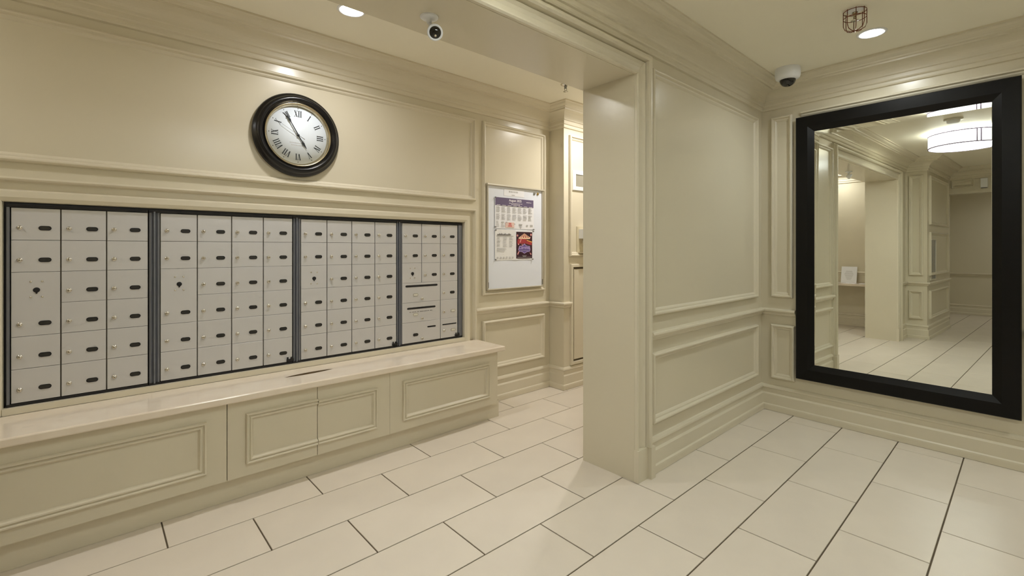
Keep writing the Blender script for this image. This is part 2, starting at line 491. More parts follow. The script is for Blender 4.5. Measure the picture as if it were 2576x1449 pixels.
def keyhole_at(d, x, z):
    P = lambda a, b_, h: (x + a, DF - h, z + b_)
    b = MB().lathe([(0.0135, 0), (0.0135, 0.003), (0.010, 0.004), (0, 0.004)], P, 18)
    b.poly([(-0.0055, -0.004), (0.0055, -0.004), (0.0030, -0.020), (-0.0030, -0.020)], 0, 0.0035, P)
    b.build('keyhole', M['dark'], d)
    for sx in (-1, 1):
        for sz in (-1, 1):
            Q = lambda a, b_, h, sx=sx, sz=sz: (x + sx * 0.0215 + a, DF - h, z + 0.004 + sz * 0.041 + b_)
            MB().lathe([(0.0058, 0), (0.0052, 0.002), (0.003, 0.0034), (0, 0.0038)], Q, 10).build('screw', M['chrome'], d)

def std(unit, x0, x1, r0, r1=None):
    """a standard door from row r0 down to row r1"""
    r1 = r0 if r1 is None else r1
    d = door(unit, x0, x1, ROWZ[r1 + 1], ROWZ[r0])
    zc = (ROWZ[r1] + ROWZ[r1 + 1]) / 2 - 0.020
    lock_at(d, x0 + 0.033, zc); tag_at(d, x0 + 0.127, zc)
    return d
def cell(unit, x0, x1, r0):
    d = door(unit, x0, x1, ROWZ[r0 + 1], ROWZ[r0])
    return d, (ROWZ[r0] + ROWZ[r0 + 1]) / 2 - 0.020

UN = [dict(x0=-0.326, x1=0.252, cols=[-0.311, -0.1235, 0.0645, 0.252]),
      dict(x0=0.254, x1=1.067, cols=[0.309, 0.4975, 0.687, 0.8775, 1.067]),
      dict(x0=1.069, x1=1.884, cols=[1.122, 1.311, 1.502, 1.693, 1.884]),
      dict(x0=1.886, x1=2.555, cols=[1.934, 2.124, 2.316, 2.504])]
ULAB = ['grey metal mailbox panel three doors wide, leftmost in the wall recess',
        'grey metal mailbox panel four doors wide, second from the left in the recess',
        'grey metal mailbox panel four doors wide, second from the right in the recess',
        'grey metal mailbox panel with long black mail slots, rightmost in the recess']
for n, u in enumerate(UN):
    t = empty('mailbox_panel', ((u['x0'] + u['x1']) / 2, YF + 0.012, 0.681))
    tag(t, ULAB[n], 'mailbox', 'mailbox panels set in the wall')
    b = MB().box(u['x0'] + 0.001, u['x1'] - 0.001, YF + 0.0125, YF + 0.18, 0.681, 1.731, 0)
    # dark strips standing in for the shadow gap above and below the doors
    b.box(u['x0'] + 0.001, u['x1'] - 0.001, YF - 0.004, YF + 0.0125, 1.7155, 1.731, 0)
    b.box(u['x0'] + 0.001, u['x1'] - 0.001, YF - 0.004, YF + 0.0125, 0.681, 0.6950, 0)
    b.box(u['cols'][0], u['cols'][-1], YF + 0.0115, YF + 0.0126, 0.6955, 1.715, 1)
    b.build('body', [M['dark'], M['gap']], t)
    cols = u['cols']
    if n == 0:
        MB().box(-0.3245, -0.313, YF - 0.008, YF + 0.012, 0.696, 1.7145).build('side_channel', M['chan'], t)
    else:
        a, c = u['x0'] + 0.003, cols[0] - 0.002
        mid = (a + c) / 2
        pr = [(a, 0), (a, 0.010), (a + 0.008, 0.014), (mid - 0.006, 0.006), (mid - 0.004, 0.018), (mid + 0.004, 0.018), (mid + 0.006, 0.006),
              (c - 0.008, 0.014), (c, 0.010), (c, 0)]
        MB().poly([(x, h) for x, h in pr], 0.690, 1.722, lambda x, h, z: (x, YF + 0.010 - h, z)).build('side_channel', M['chan'], t)
    if n == 3:
        MB().box(2.507, 2.532, YF - 0.010, YF + 0.012, 0.696, 1.7145).box(2.532, 2.553, YF - 0.002, YF + 0.012, 0.696, 1.7145).build('side_channel', M['chan'], t)
    for ci in range(len(cols) - 1):
        xa, xb = cols[ci], cols[ci + 1]
        if n < 3:
            r_ = 0
            while r_ < 6:
                if ci == 0 and r_ == 2:
                    if n < 2:
                        d = std(t, xa, xb, 2, 3); r_ += 2
                    else:
                        d, _ = cell(t, xa, xb, 2); r_ += 1
                    keyhole_at(d, xa + 0.095, 1.281)
                    continue
                std(t, xa, xb, r_); r_ += 1
        else:
            if ci < 2:
                for r_ in range(3):
                    if ci == 0 and r_ == 2:
                        d, _ = cell(t, xa, xb, 2); keyhole_at(d, 2.034, 1.287)
                    else:
                        std(t, xa, xb, r_)
            else:
                for r_ in range(4): std(t, xa, xb, r_)
                d, zc = cell(t, xa, xb, 4); lock_at(d, xa + 0.033, zc - 0.004); tag_at(d, xa + 0.135, zc + 0.002, TAGW)
                d, zc = cell(t, xa, xb, 5); slot_at(d, 2.336, 2.488, 0.818, 0.010)
                lock_at(d, 2.352, 0.764); tag_at(d, 2.452, 0.762, TAGW)
    if n == 3:
        xa, xb = cols[0], cols[2]
        d, _ = cell(t, xa, xb, 3); slot_at(d, 1.966, 2.285, 1.180, 0.017); tag_at(d, 2.064, 1.104, TAGW); lock_at(d, 2.127, 1.067)
        d, _ = cell(t, xa, xb, 4); slot_at(d, 1.982, 2.264, 0.990, 0.016); tag_at(d, 2.064, 0.936, TAGW); lock_at(d, 2.127, 0.898)
        b = MB()
        random.seed(4); x = 2.006
        while x < 2.236:                       # worn grey line of lettering, too faint to read
            l = random.choice((0.006, 0.009, 0.012)); b.box(x, x + l, DF - 0.0006, DF, 0.955, 0.962); x += l + random.choice((0.003, 0.003, 0.010))
        b.build('faded_lettering', M['midink'], d)
        d, _ = cell(t, xa, xb, 5); slot_at(d, 2.180, 2.266, 0.817, 0.013); tag_at(d, 2.064, 0.762); lock_at(d, 2.127, 0.724)
    if n > 0:                                   # little black catch at the lower right corner
        xr = cols[-1]
        xr = {1: 1.066, 2: 1.883, 3: 2.512}[n]
        b = MB().box(xr - 0.040, xr + 0.006, DF - 0.010, DF, 0.700, 0.716).box(xr - 0.040, xr - 0.030, DF - 0.014, DF - 0.009, 0.700, 0.732)
        b.lathe([(0.008, 0), (0.008, 0.014), (0, 0.016)], lambda a, c_, h: (xr - 0.006 + a, DF - h, 0.722 + c_), 12)
        b.build('catch', M['tag'], t)

# ================================================================== BENCH UNDER THE MAILBOXES
t = empty('bench_cabinet', (0.5, 3.32, 0.0))
tag(t, 'long low cream cabinet with moulded fronts below the mailboxes', 'cabinet')
YB = 3.13
b = MB().box(-1.598, 2.648, YB + 0.022, 3.528, 0.147, 0.602).box(2.628, 2.650, YB, YB + 0.022, 0.145, 0.602)
b.build('body', M['trim'], t)
PBn = lambda u, z, h: (u, YB - h, z)
BM = [(0, 0), (0, 0.016), (0.004, 0.022), (0.010, 0.022), (0.015, 0.011), (0.019, 0.011), (0.023, 0.018), (0.030, 0.017), (0.038, 0.004), (0.041, 0)]
def bench_front(name, x0, x1, path, closed, g0=0.0015, g1=0.0015):
    f = MB().box(x0 + g0, x1 - g1, YB, YB + 0.0215, 0.145, 0.602).build(name, M['trim'], t)
    MB().sweep(path, BM, PBn, closed=closed).build('panel_moulding', M['trim'], f)
    return f
rect = lambda a, c, z0, z1: [(a, z0), (c, z0), (c, z1), (a, z1)]
bench_front('front_panel', -1.60, 0.587, rect(-1.05, 0.484, 0.221, 0.517), True, 0, 0.0022)
bench_front('door', 0.587, 1.102, [(1.1005, 0.517), (0.684, 0.517), (0.684, 0.217), (1.1005, 0.217)], False, 0.0022, 0.0018)
bench_front('door', 1.102, 1.620, [(1.1035, 0.217), (1.518, 0.217), (1.518, 0.505), (1.1035, 0.505)], False, 0.0018, 0.0008)
bench_front('front_panel', 1.620, 2.628, rect(1.722, 2.556, 0.217, 0.512), True, 0.0008, 0)
KICK = [(-0.035, 0.1445), (-0.035, 0.090), (-0.010, 0.086), (0.010, 0.076), (0.020, 0.062), (0.022, 0.001), (-0.05, 0.001), (-0.05, 0.1445)]
MB().sweep([(2.66, 3.528), (2.66, 3.235), (-1.598, 3.235)], KICK, XY, side=-1).sweep(
    [(2.64, 3.515), (2.64, 3.26), (-1.60, 3.26)], [(0, 0.001), (0, 0.14), (-0.01, 0.14), (-0.01, 0.001)], XY, side=-1).build('plinth', M['trim'], t)

t = empty('stone_ledge', (0.5, 3.32, 0.603))
tag(t, 'long polished beige stone ledge lying on the cabinet below the mailboxes', 'ledge')
# slab with a lens-shaped slot cut right through its surface
YT0, YT1 = 3.085, 3.492
def lens(n=12):
    cx, cy, L, Wd = 1.115, 3.315, 0.162, 0.024
    top = [(cx - L + 2 * L * i / n, cy + Wd * math.sin(PI * i / n) ** 0.7 + 0.012 * ((i / n) - 0.5)) for i in range(n + 1)]
    bot = [(cx + L - 2 * L * i / n, cy - Wd * math.sin(PI * i / n) ** 0.7 + 0.012 * (0.5 - (i / n))) for i in range(1, n)]
    return top + bot
LN = lens()
bmv = bmesh.new()
outer = [bmv.verts.new((x * 1.0, y, 0)) for x, y in [(-1.598, YT0 + 0.008), (2.692, YT0 + 0.008), (2.692, YT1), (-1.598, YT1)]]
inner = [bmv.verts.new((x, y, 0)) for x, y in LN]
ed = [bmv.edges.new((outer[i], outer[(i + 1) % 4])) for i in range(4)] + [bmv.edges.new((inner[i], inner[(i + 1) % len(inner)])) for i in range(len(inner))]
bmesh.ops.triangle_fill(bmv, use_beauty=True, edges=ed)
bmv.verts.index_update()
tv = [(v.co.x, v.co.y, 0.645) for v in bmv.verts]
tf = [[v.index for v in f.verts] for f in bmv.faces]
bmv.free()
b = MB().add(tv, tf)
nL = len(LN)
b.add([(x, y, 0.645) for x, y in LN] + [(x, y, 0.612) for x, y in LN], [(i, (i + 1) % nL, (i + 1) % nL + nL, i + nL) for i in range(nL)], 1)
b.add([(x, y, 0.612) for x, y in LN], [tuple(range(nL))], 1)
EDGE = [(0.0, 0.645), (0.005, 0.643), (0.008, 0.638), (0.008, 0.610), (0.004, 0.604), (0, 0.603)]
b.sweep([(-1.598, YT0 + 0.008), (2.692, YT0 + 0.008), (2.692, YT1)], EDGE, XY, side=-1, caps=False)
b.add([(-1.598, YT0 + 0.008, 0.603), (2.692, YT0 + 0.008, 0.603), (2.692, YT1, 0.603), (-1.598, YT1, 0.603)], [(0, 1, 2, 3)])
b.add([(-1.598, YT1, 0.603), (2.70, YT1, 0.603), (2.70, YT1, 0.645), (-1.598, YT1, 0.645)], [(0, 1, 2, 3)])
b.build('slab', [M['stone'], M['slotm']], t)

# ================================================================== CLOCK
CX, CZ = 1.098, 2.310
t = empty('wall_clock', (CX, 3.53, CZ - 0.295))
tag(t, 'round black wall clock with roman numerals above the mailboxes', 'clock')
PCk = lambda a, b_, h: (CX + a, 3.53 - h, CZ + b_)
MB().lathe([(0.286, 0.0), (0.295, 0.010), (0.297, 0.022), (0.290, 0.036), (0.278, 0.040), (0.274, 0.050), (0.262, 0.064), (0.248, 0.066),
            (0.240, 0.060), (0.236, 0.050), (0.228, 0.046), (0.224, 0.044), (0.222, 0.02), (0.222, 0.0)], PCk, 72).build('frame', M['black'], t)
MB().lathe([(0.224, 0.030), (0.226, 0.052), (0.221, 0.056), (0.216, 0.052), (0.206, 0.034), (0.203, 0.024), (0.203, 0.018)], PCk, 72).build('bezel', M['gold'], t)
dl = MB().lathe([(0.2035, 0.012), (0.2035, 0.024), (0, 0.024)], PCk, 72).build('dial', M['dial'], t)
# numerals drawn from strokes, standing radially on the dial
def stroke(b, x0, x1, y0, y1, wd, th):
    """slanted bar from (x0,y0) to (x1,y1); placed through the rotation th"""
    pts = [(x0 - wd / 2, y0), (x0 + wd / 2, y0), (x1 + wd / 2, y1), (x1 - wd / 2, y1)]
    ca, sa = math.cos(th), math.sin(th)
    b.poly([(p * ca - q * sa, p * sa + q * ca) for p, q in pts], 0.0241, 0.0249, PCk)
NUM = ['XII', 'I', 'II', 'III', 'IV', 'V', 'VI', 'VII', 'VIII', 'IX', 'X', 'XI']
for k, s_ in enumerate(NUM):
    b = MB(); th = -2 * PI * k / 12
    wid = {'I': 0.014, 'V': 0.024, 'X': 0.026}
    tot = sum(wid[c] for c in s_); x = -tot / 2
    r0, r1 = 0.132, 0.176
    for c in s_:
        m_ = x + wid[c] / 2
        if c == 'I':
            stroke(b, m_, m_, r0, r1, 0.0058, th)
            for rr in (r0, r1 - 0.0016): stroke(b, m_, m_, rr, rr + 0.0016, 0.0115, th)
        elif c == 'V':
            stroke(b, m_, m_ - 0.008, r0, r1, 0.0062, th); stroke(b, m_, m_ + 0.008, r0, r1, 0.0020, th)
            for dx in (-0.008, 0.008): stroke(b, m_ + dx, m_ + dx, r1 - 0.0016, r1, 0.0095, th)
        else:
            stroke(b, m_ + 0.008, m_ - 0.008, r0, r1, 0.0062, th); stroke(b, m_ - 0.008, m_ + 0.008, r0, r1, 0.0020, th)
            for dx in (-0.008, 0.008):
                for rr in (r0, r1 - 0.0016): stroke(b, m_ + dx, m_ + dx, rr, rr + 0.0016, 0.0095, th)
        x += wid[c]
    b.build('numeral', M['ink'], t)
b = MB()
for k in range(12):
    th = 2 * PI * k / 12
    cx_, cz_ = 0.191 * math.sin(th), 0.191 * math.cos(th)
    b.poly([(cx_ + 0.0032 * math.cos(q * PI / 3), cz_ + 0.0032 * math.sin(q * PI / 3)) for q in range(6)], 0.0241, 0.0246, PCk)
b.build('hour_dots', M['ink'], t)
b = MB()
random.seed(2)
for z_, a0, a1 in ((-0.058, -0.056, 0.028), (-0.074, -0.045, 0.030)):
    x = a0
    while x < a1:
        l = random.choice((0.005, 0.008)); b.box(CX + x, CX + x + l, 3.53 - 0.0247, 3.53 - 0.0241, CZ + z_, CZ + z_ + 0.0055); x += l + 0.002
b.build('dial_print', M['greyink'], t)
def hand(name, ang, prof, h0, mt):
    ca, sa = math.cos(-ang), math.sin(-ang)
    pts = [(-wd, l) for l, wd in prof] + [(wd, l) for l, wd in prof[::-1]]
    b = MB().poly([(p * ca - q * sa, p * sa + q * ca) for p, q in pts], h0, h0 + 0.0014, PCk)
    b.build(name, M[mt], t)
hand('hour_hand', 2 * PI * (4 + 55 / 60) / 12, [(-0.02, 0.003), (0, 0.0035), (0.050, 0.0030), (0.064, 0.0085), (0.078, 0.006), (0.108, 0.001)], 0.031, 'ink')
hand('minute_hand', 2 * PI * 55 / 60, [(-0.02, 0.003), (0, 0.0038), (0.100, 0.0030), (0.118, 0.0080), (0.132, 0.0050), (0.172, 0.0025)], 0.034, 'ink')
hand('second_hand', 2 * PI * 50 / 60, [(-0.050, 0.0022), (-0.01, 0.0015), (0.0, 0.0008), (0.130, 0.0006)], 0.037, 'midink')
MB().lathe([(0.007, 0.024), (0.007, 0.040), (0.004, 0.042), (0, 0.042)], PCk, 16).build('hub', M['ink'], t)

# ================================================================== NOTICE BOARD
t = empty('notice_board', (3.21, 3.53, 1.098))
tag(t, 'upright white notice board in a pale metal frame right of the mailboxes', 'notice board')
YN = 3.500
MB().box(2.838, 3.586, YN, 3.528, 1.104, 2.122).build('board_face', M['board'], t)
PN = lambda u, z, h: (u, YN - h, z)
MB().sweep([(2.830, 1.096), (3.594, 1.096), (3.594, 2.130), (2.830, 2.130)], [(0, -0.026), (0, 0.010), (0.004, 0.013), (0.010, 0.013), (0.014, 0.0)], PN, closed=True).build('frame', M['alu'], t)
MB().sweep([(2.822, 2.112), (3.602, 2.112)], [(0, 0), (0, 0.018), (0.006, 0.024), (0.018, 0.022), (0.022, 0.0)], PN).build('top_rail', M['alu'], t)
for x in (2.836, 3.582):
    MB().box(x, x + 0.006, YN - 0.014, YN - 0.002, 1.120, 1.175).build('hinge', M['gap'], t)

def sheet(name, u0, u1, z0, z1, mt, label, cat, h=0.0022, curl=0.004, grp=None):
    """a sheet of paper that lifts a touch at the sides"""
    n = 6; vs = []; fs = []
    for j, dz in ((0, 0), (1, 0)):
        for side in (0, 1):
            for i in range(n + 1):
                f = i / n
                lift = h + curl * (2 * f - 1) ** 4
                vs.append(PN(u0 + (u1 - u0) * f, z0 if j == 0 else z1, lift + side * 0.0006))
    st = n + 1
    for i in range(n):
        a, b_ = 0 * st + i, 2 * st + i
        fs.append((a, a + 1, b_ + 1, b_)); fs.append((a + st, a + st + 1, b_ + st + 1, b_ + st))
        fs.append((a, a + 1, a + st + 1, a + st)); fs.append((b_, b_ + 1, b_ + st + 1, b_ + st))
    fs.append((0, st, 3 * st, 2 * st)); fs.append((n, st + n, 3 * st + n, 2 * st + n))
    o = MB().add(vs, fs).build(name, M[mt], None)
    return tag(o, label, cat, grp)
def lines(b, u0, u1, z0, z1, n, mi=0, h=0.0075, jit=0.3):
    for k in range(n):
        z = z1 - (k + 0.5) * (z1 - z0) / n
        e = u1 - random.random() * jit * (u1 - u0)
        b.box(u0, e, YN - h, YN - h + 0.0008, z - 0.0016, z + 0.0016, mi)
def text(s_, size, u, z, h, mt, parent, name, align='CENTER', bold=0.0):
    cu = bpy.data.curves.new(name, 'FONT'); cu.body = s_; cu.size = size * S; cu.align_x = align; cu.extrude = 0.0002; cu.offset = bold
    tmp = bpy.data.objects.new('tmp', cu); C.objects.link(tmp)
    dg = bpy.context.evaluated_depsgraph_get()
    me = bpy.data.meshes.new_from_object(tmp.evaluated_get(dg)); me.name = name
    bpy.data.objects.remove(tmp, do_unlink=True)
    me.materials.clear(); me.materials.append(M[mt])
    o = bpy.data.objects.new(name, me); C.objects.link(o)
    settle(o, PN(u, z, h), parent)
    o.rotation_euler = (PI / 2, 0, 0)
    return o
random.seed(7)
# small heading card
o = sheet('paper', 3.046, 3.322, 2.028, 2.098, 'paper', 'small white heading card at the top of the notice board', 'paper', 0.0015, 0.0)
b = MB()
x = 3.112
while x < 3.232:
    l = random.choice((0.008, 0.013)); b.box(x, x + l, YN - 0.0029, YN - 0.0022, 2.064, 2.080); x += l + 0.006
x = 3.150
while x < 3.192:
    b.box(x, x + 0.007, YN - 0.0029, YN - 0.0022, 2.034, 2.044); x += 0.011
tag(b.build("print", M["greyink"], o), kind="stuff")
# calendar
o = sheet('calendar', 2.925, 3.458, 1.700, 2.008, 'paper', 'calendar sheet with a purple banner on the notice board', 'calendar')
b = MB()
zt = 2.006
b.box(2.930, 3.452, YN - 0.0072, YN - 0.0060, zt - 0.080, zt, 0)
b.build('banner', M['purple'], o)
text('August 2025', 0.034, 3.195, 1.974, 0.0078, 'wht', o, 'lettering', bold=0.0006)
b = MB()
for z_, a0, a1 in ((1.956, 3.11, 3.29), (1.943, 3.14, 3.26), (1.976, 3.35, 3.42)):
    x = a0
    while x < a1:
        l = random.choice((0.010, 0.016, 0.02)); b.box(x, min(x + l, a1), YN - 0.0081, YN - 0.0074, z_ - 0.003, z_ + 0.003); x += l + 0.006
for c in range(7):
    a = 2.945 + c * 0.0735; b.box(a, a + 0.048, YN - 0.0081, YN - 0.0074, 1.929, 1.933)
b.build('banner_print', M['wht'], o)
b = MB()
for r_, (za, zb, n) in enumerate(((1.858, 1.918, 7), (1.786, 1.846, 7))):
    for c in range(7):
        a = 2.938 + c * 0.0735
        lines(b, a, a + 0.056, za, zb, n, 0, 0.0072, 0.45)
lines(b, 2.938, 2.985, 1.715, 1.775, 6, 0, 0.0072, 0.4)
for (a, c, za, zb) in ((3.010, 3.040, 1.756, 1.768), (3.070, 3.085, 1.756, 1.766), (3.180, 3.192, 1.742, 1.754), (3.245, 3.290, 1.742, 1.752), (3.350, 3.372, 1.730, 1.746), (3.405, 3.440, 1.728, 1.748), (3.268, 3.280, 1.712, 1.722)):
    b.box(a, c, YN - 0.0078, YN - 0.0066, za, zb)
lines(b, 3.250, 3.290, 1.720, 1.742, 3, 0, 0.0072, 0.2); lines(b, 3.005, 3.06, 1.712, 1.748, 4, 0, 0.0072, 0.5)
tag(b.build("print", M["greyink"], o), kind="stuff")
b = MB().box(3.062, 3.180, YN - 0.0070, YN - 0.0058, 1.712, 1.764)
b.build('tinted_box', M['pink'], o)
b = MB().box(3.105, 3.140, YN - 0.0078, YN - 0.0070, 1.742, 1.758).box(3.100, 3.146, YN - 0.0078, YN - 0.0070, 1.730, 1.738).box(3.095, 3.150, YN - 0.0078, YN - 0.0070, 1.720, 1.727)
b.build('red_print', M['redp'], o)
# list
o = sheet('paper', 2.925, 3.198, 1.385, 1.690, 'paperw', 'printed white list with a grey heading, lower left on the notice board', 'paper')
b = MB()
x = 2.955
for l in (0.016, 0.012, 0.010, 0.014, 0.012, 0.022, 0.014, 0.012, 0.012, 0.010, 0.012, 0.014, 0.012, 0.010):
    hh = random.choice((0.010, 0.013, 0.018)); b.box(x, x + l - 0.002, YN - 0.0078, YN - 0.0066, 1.634, 1.634 + hh); x += l
b.box(2.945, 3.170, YN - 0.0078, YN - 0.0066, 1.624, 1.627)
b.build('heading_print', M['midink'], o)
b = MB()
for (za, zb, n) in ((1.588, 1.616, 3), (1.552, 1.582, 3), (1.520, 1.545, 3)):
    for c in range(3):
        a = 2.950 + c * 0.082; lines(b, a, a + 0.055, za, zb, n, 0, 0.0074, 0.4)
lines(b, 2.950, 3.090, 1.470, 1.510, 4, 0, 0.0074, 0.5)
for c in range(6):
    a = 2.95 + c * 0.040; lines(b, a, a + 0.026, 1.400, 1.420, 3, 0, 0.0074, 0.4)
tag(b.build("print", M["greyink"], o), kind="stuff")
# poster
o = sheet('poster', 3.195, 3.440, 1.385, 1.690, 'paper', 'dark red and purple carnival poster with a white border on the notice board', 'poster', 0.003)
u0, z0, wd, hd = 3.207, 1.400, 0.226, 0.272
px = lambda a, c: (u0 + a * wd, z0 + c * hd)
hp = 0.0078
MB().box(u0, u0 + wd, YN - hp, YN - 0.0062, z0, z0 + hd).build('dark_ground', M['pdark'], o)
b = MB()
apex, by = (0.50, 0.95), 0.78
for k in range(9):                            # striped tent roof
    a0, a1 = 0.16 + k * 0.08, 0.16 + (k + 1) * 0.08
    mi = k % 2
    b.poly([px(*apex), px(a0, by), px(a1, by)], hp, hp + 0.0008, PN, mi)
b.poly([px(0.12, by), px(0.88, by), px(0.84, by - 0.045), px(0.16, by - 0.045)], hp, hp + 0.0009, PN, 0)
b.build('striped_tent_roof', [M['pcream'], M['pred']], o)
b = MB()
b.poly([px(0.08, 0.72), px(0.62, 0.74), px(0.60, 0.56), px(0.06, 0.55)], hp, hp + 0.0006, PN)
b.poly([px(0.62, 0.66), px(0.98, 0.62), px(0.96, 0.50), px(0.62, 0.55)], hp, hp + 0.0006, PN)
b.build('red_stalls', M['pred'], o)
b = MB().poly([px(0.64, 0.71), px(0.98, 0.64), px(0.98, 0.60), px(0.64, 0.67)], hp + 0.0002, hp + 0.0012, PN)
b.build('orange_awning', M['pgold'], o)
b = MB()
for a, c, r_ in ((0.07, 0.86, 0.05), (0.92, 0.90, 0.055), (0.13, 0.53, 0.035), (0.30, 0.80, 0.03), (0.36, 0.52, 0.03), (0.86, 0.80, 0.03)):
    b.poly([px(a + r_ * math.cos(q * PI / 5), c + r_ * 0.83 * math.sin(q * PI / 5)) for q in range(10)], hp + 0.0009, hp + 0.0013, PN)
b.poly([px(0.28, 0.76), px(0.34, 0.76), px(0.26, 0.60), px(0.20, 0.60)], hp + 0.0009, hp + 0.0013, PN)
b.poly([px(0.05, 0.16), px(0.10, 0.13), px(0.19, 0.25), px(0.15, 0.28)], hp + 0.0003, hp + 0.0011, PN)
b.poly([px(0.95, 0.16), px(0.90, 0.20), px(0.82, 0.22), px(0.92, 0.12)], hp + 0.0003, hp + 0.0011, PN)
b.build('pink_lights', M['ppink'], o)
shield = [(0.18, 0.46), (0.36, 0.48), (0.50, 0.56), (0.64, 0.48), (0.84, 0.46), (0.88, 0.34), (0.84, 0.26), (0.66, 0.24), (0.50, 0.18), (0.36, 0.24), (0.18, 0.26), (0.12, 0.34)]
b = MB().poly([px(*p) for p in shield], hp + 0.0002, hp + 0.0012, PN, 1)
b.poly([px(0.5 + (a - 0.5) * 0.92, 0.36 + (c - 0.36) * 0.86) for a, c in shield], hp + 0.0012, hp + 0.0016, PN, 0)
b.build('title_badge', [M['pviolet'], M['plilac']], o)
text('Carnival', 0.047, *[px(0.5, 0.355)[0], px(0.5, 0.355)[1]], hp + 0.0018, 'plilac', o, 'lettering', bold=0.0004)
b = MB()
for c, a0, a1 in ((0.285, 0.24, 0.76), (0.10, 0.36, 0.64), (0.07, 0.40, 0.60), (0.035, 0.06, 0.94)):
    b.poly([px(a0, c), px(a1, c), px(a1, c + 0.012), px(a0, c + 0.012)], hp + 0.0014, hp + 0.0019, PN)
b.build('small_print', M['greyink'], o)
# pins
pins = [(2.927, 2.003, 'top left corner of the calendar'), (2.925, 1.712, 'lower left corner of the calendar'), (2.930, 1.682, 'upper left corner of the printed list'),
        (3.450, 1.700, 'lower right corner of the calendar'), (3.444, 1.680, 'upper right corner of the poster'), (2.930, 1.392, 'lower left corner of the printed list'),
        (3.436, 1.390, 'lower right corner of the poster')]
P0 = lambda a, b_, h: (a, -h, b_)
pin_me = MB().lathe([(0.0075, 0), (0.0075, 0.003), (0.004, 0.005), (0.0045, 0.012), (0.006, 0.014), (0, 0.015)], P0, 12).mesh('pushpin', M['steelpin'], (0, 0, 0))
for (x, z, wh) in pins:
    o = inst(pin_me, 'pushpin', (x, YN - 0.0072, z), None)
    tag(o, 'small grey pushpin in the ' + wh, 'pushpin', 'pushpins on the notice board')
for x, mt, lb in ((3.470, 'steelpin', 'grey round magnet near the top right of the notice board'), (3.520, 'brass', 'brass coloured round magnet in the top right corner of the notice board')):
    o = MB().lathe([(0.014, 0), (0.014, 0.008), (0.010, 0.010), (0, 0.010)], lambda a, b_, h, x=x: (x + a, YN - h, 2.080 + b_), 18).build('magnet', M[mt])
    tag(o, lb, 'magnet', 'magnets on the notice board')

# ================================================================== THINGS ON THE CHASE WALL
t = empty('air_grille', (4.05, 3.32, 2.13))
tag(t, 'white air grille with upright grey louvers high on the chase wall', 'vent')
u0, u1, z0, z1 = 3.872, 4.24, 2.135, 2.352
MB().sweep([(u0, z0), (u1, z0), (u1, z1), (u0, z1)], [(0, 0), (0, 0.008), (0.004, 0.014), (0.040, 0.018), (0.044, 0.010), (0.044, 0)], PK, closed=True).build('frame', M['white'], t)
MB().box(u0 + 0.04, u1 - 0.04, 3.3165, 3.3195, z0 + 0.04, z1 - 0.04).build('back_plate', M['duct'], t)
x = u0 + 0.056
sl = MB().add([(-0.004, 0.004, 0), (0.006, -0.006, 0), (0.0085, -0.0035, 0), (-0.0015, 0.0065, 0),
               (-0.004, 0.004, z1 - z0 - 0.09), (0.006, -0.006, z1 - z0 - 0.09), (0.0085, -0.0035, z1 - z0 - 0.09), (-0.0015, 0.0065, z1 - z0 - 0.09)],
              [(0, 1, 2, 3), (4, 5, 6, 7), (0, 1, 5, 4), (1, 2, 6, 5), (2, 3, 7, 6), (3, 0, 4, 7)]).mesh('louver', M['slat'], (0, 0, 0))
while x < u1 - 0.05:
    inst(sl, 'louver', (x, 3.3100, z0 + 0.045), t); x += 0.021

t = empty('sanitizer_dispenser', (4.02, 3.32, 1.43))
tag(t, 'small white hand sanitizer dispenser on a clear backplate, half hidden by the pillar', 'dispenser')
MB().box(3.940, 4.110, 3.312, 3.3195, 1.440, 1.742).build('backplate', M['clear'], t)
b = MB().sweep([(3.975, 3.312), (3.975, 3.250), (3.995, 3.232), (4.065, 3.232), (4.085, 3.250), (4.085, 3.312)], [(0, 1.610), (0, 1.712)], XY, side=-1, caps=False)
b.add([(3.975, 3.312, 1.712), (3.975, 3.250, 1.712), (3.995, 3.232, 1.712), (4.065, 3.232, 1.712), (4.085, 3.250, 1.712), (4.085, 3.312, 1.712)], [(0, 1, 2, 3, 4, 5)])
b.add([(3.975, 3.312, 1.610), (3.975, 3.250, 1.610), (3.995, 3.232, 1.610), (4.065, 3.232, 1.610), (4.085, 3.250, 1.610), (4.085, 3.312, 1.610)], [(0, 1, 2, 3, 4, 5)])
b.build('housing', M['white'], t)
MB().lathe([(0.020, 0), (0.020, 0.004), (0, 0.004)], lambda a, c, h: (4.020 + a, 3.232 - h, 1.680 + c), 16).build('window', M['dark'], t)
MB().lathe([(0.016, 1.610), (0.016, 1.590), (0.026, 1.585), (0.026, 1.556), (0, 1.556)], lambda a, c, h: (4.025 + a, 3.268 + c, h), 16).build('nozzle', M['offwhite'], t)
MB().box(3.955, 4.095, 3.235, 3.312, 1.452, 1.462).build('drip_tray', M['clear'], t)

t = empty('access_door', (4.25, 3.32, 0.205))
tag(t, 'cream hatch door with a dark reveal, low on the chase wall beside the pillar', 'door')
u0, u1, z0, z1 = 3.832, 4.70, 0.246, 1.333
FR = [(0, 0), (0, 0.020), (0.006, 0.026), (0.030, 0.026), (0.034, 0.020), (0.034, 0)]
MB().sweep([(u0, z0), (u1, z0), (u1, z1), (u0, z1)], FR, PK, closed=True).build('frame', M['trim'], t)
MB().box(u0 + 0.034, u1 - 0.034, 3.3160, 3.3195, z0 + 0.034, z1 - 0.034).build('reveal', M['bronze'], t)
MB().box(u0 + 0.052, u1 - 0.052, 3.304, 3.3160, z0 + 0.056, z1 - 0.056).build('leaf', M['trim'], t)

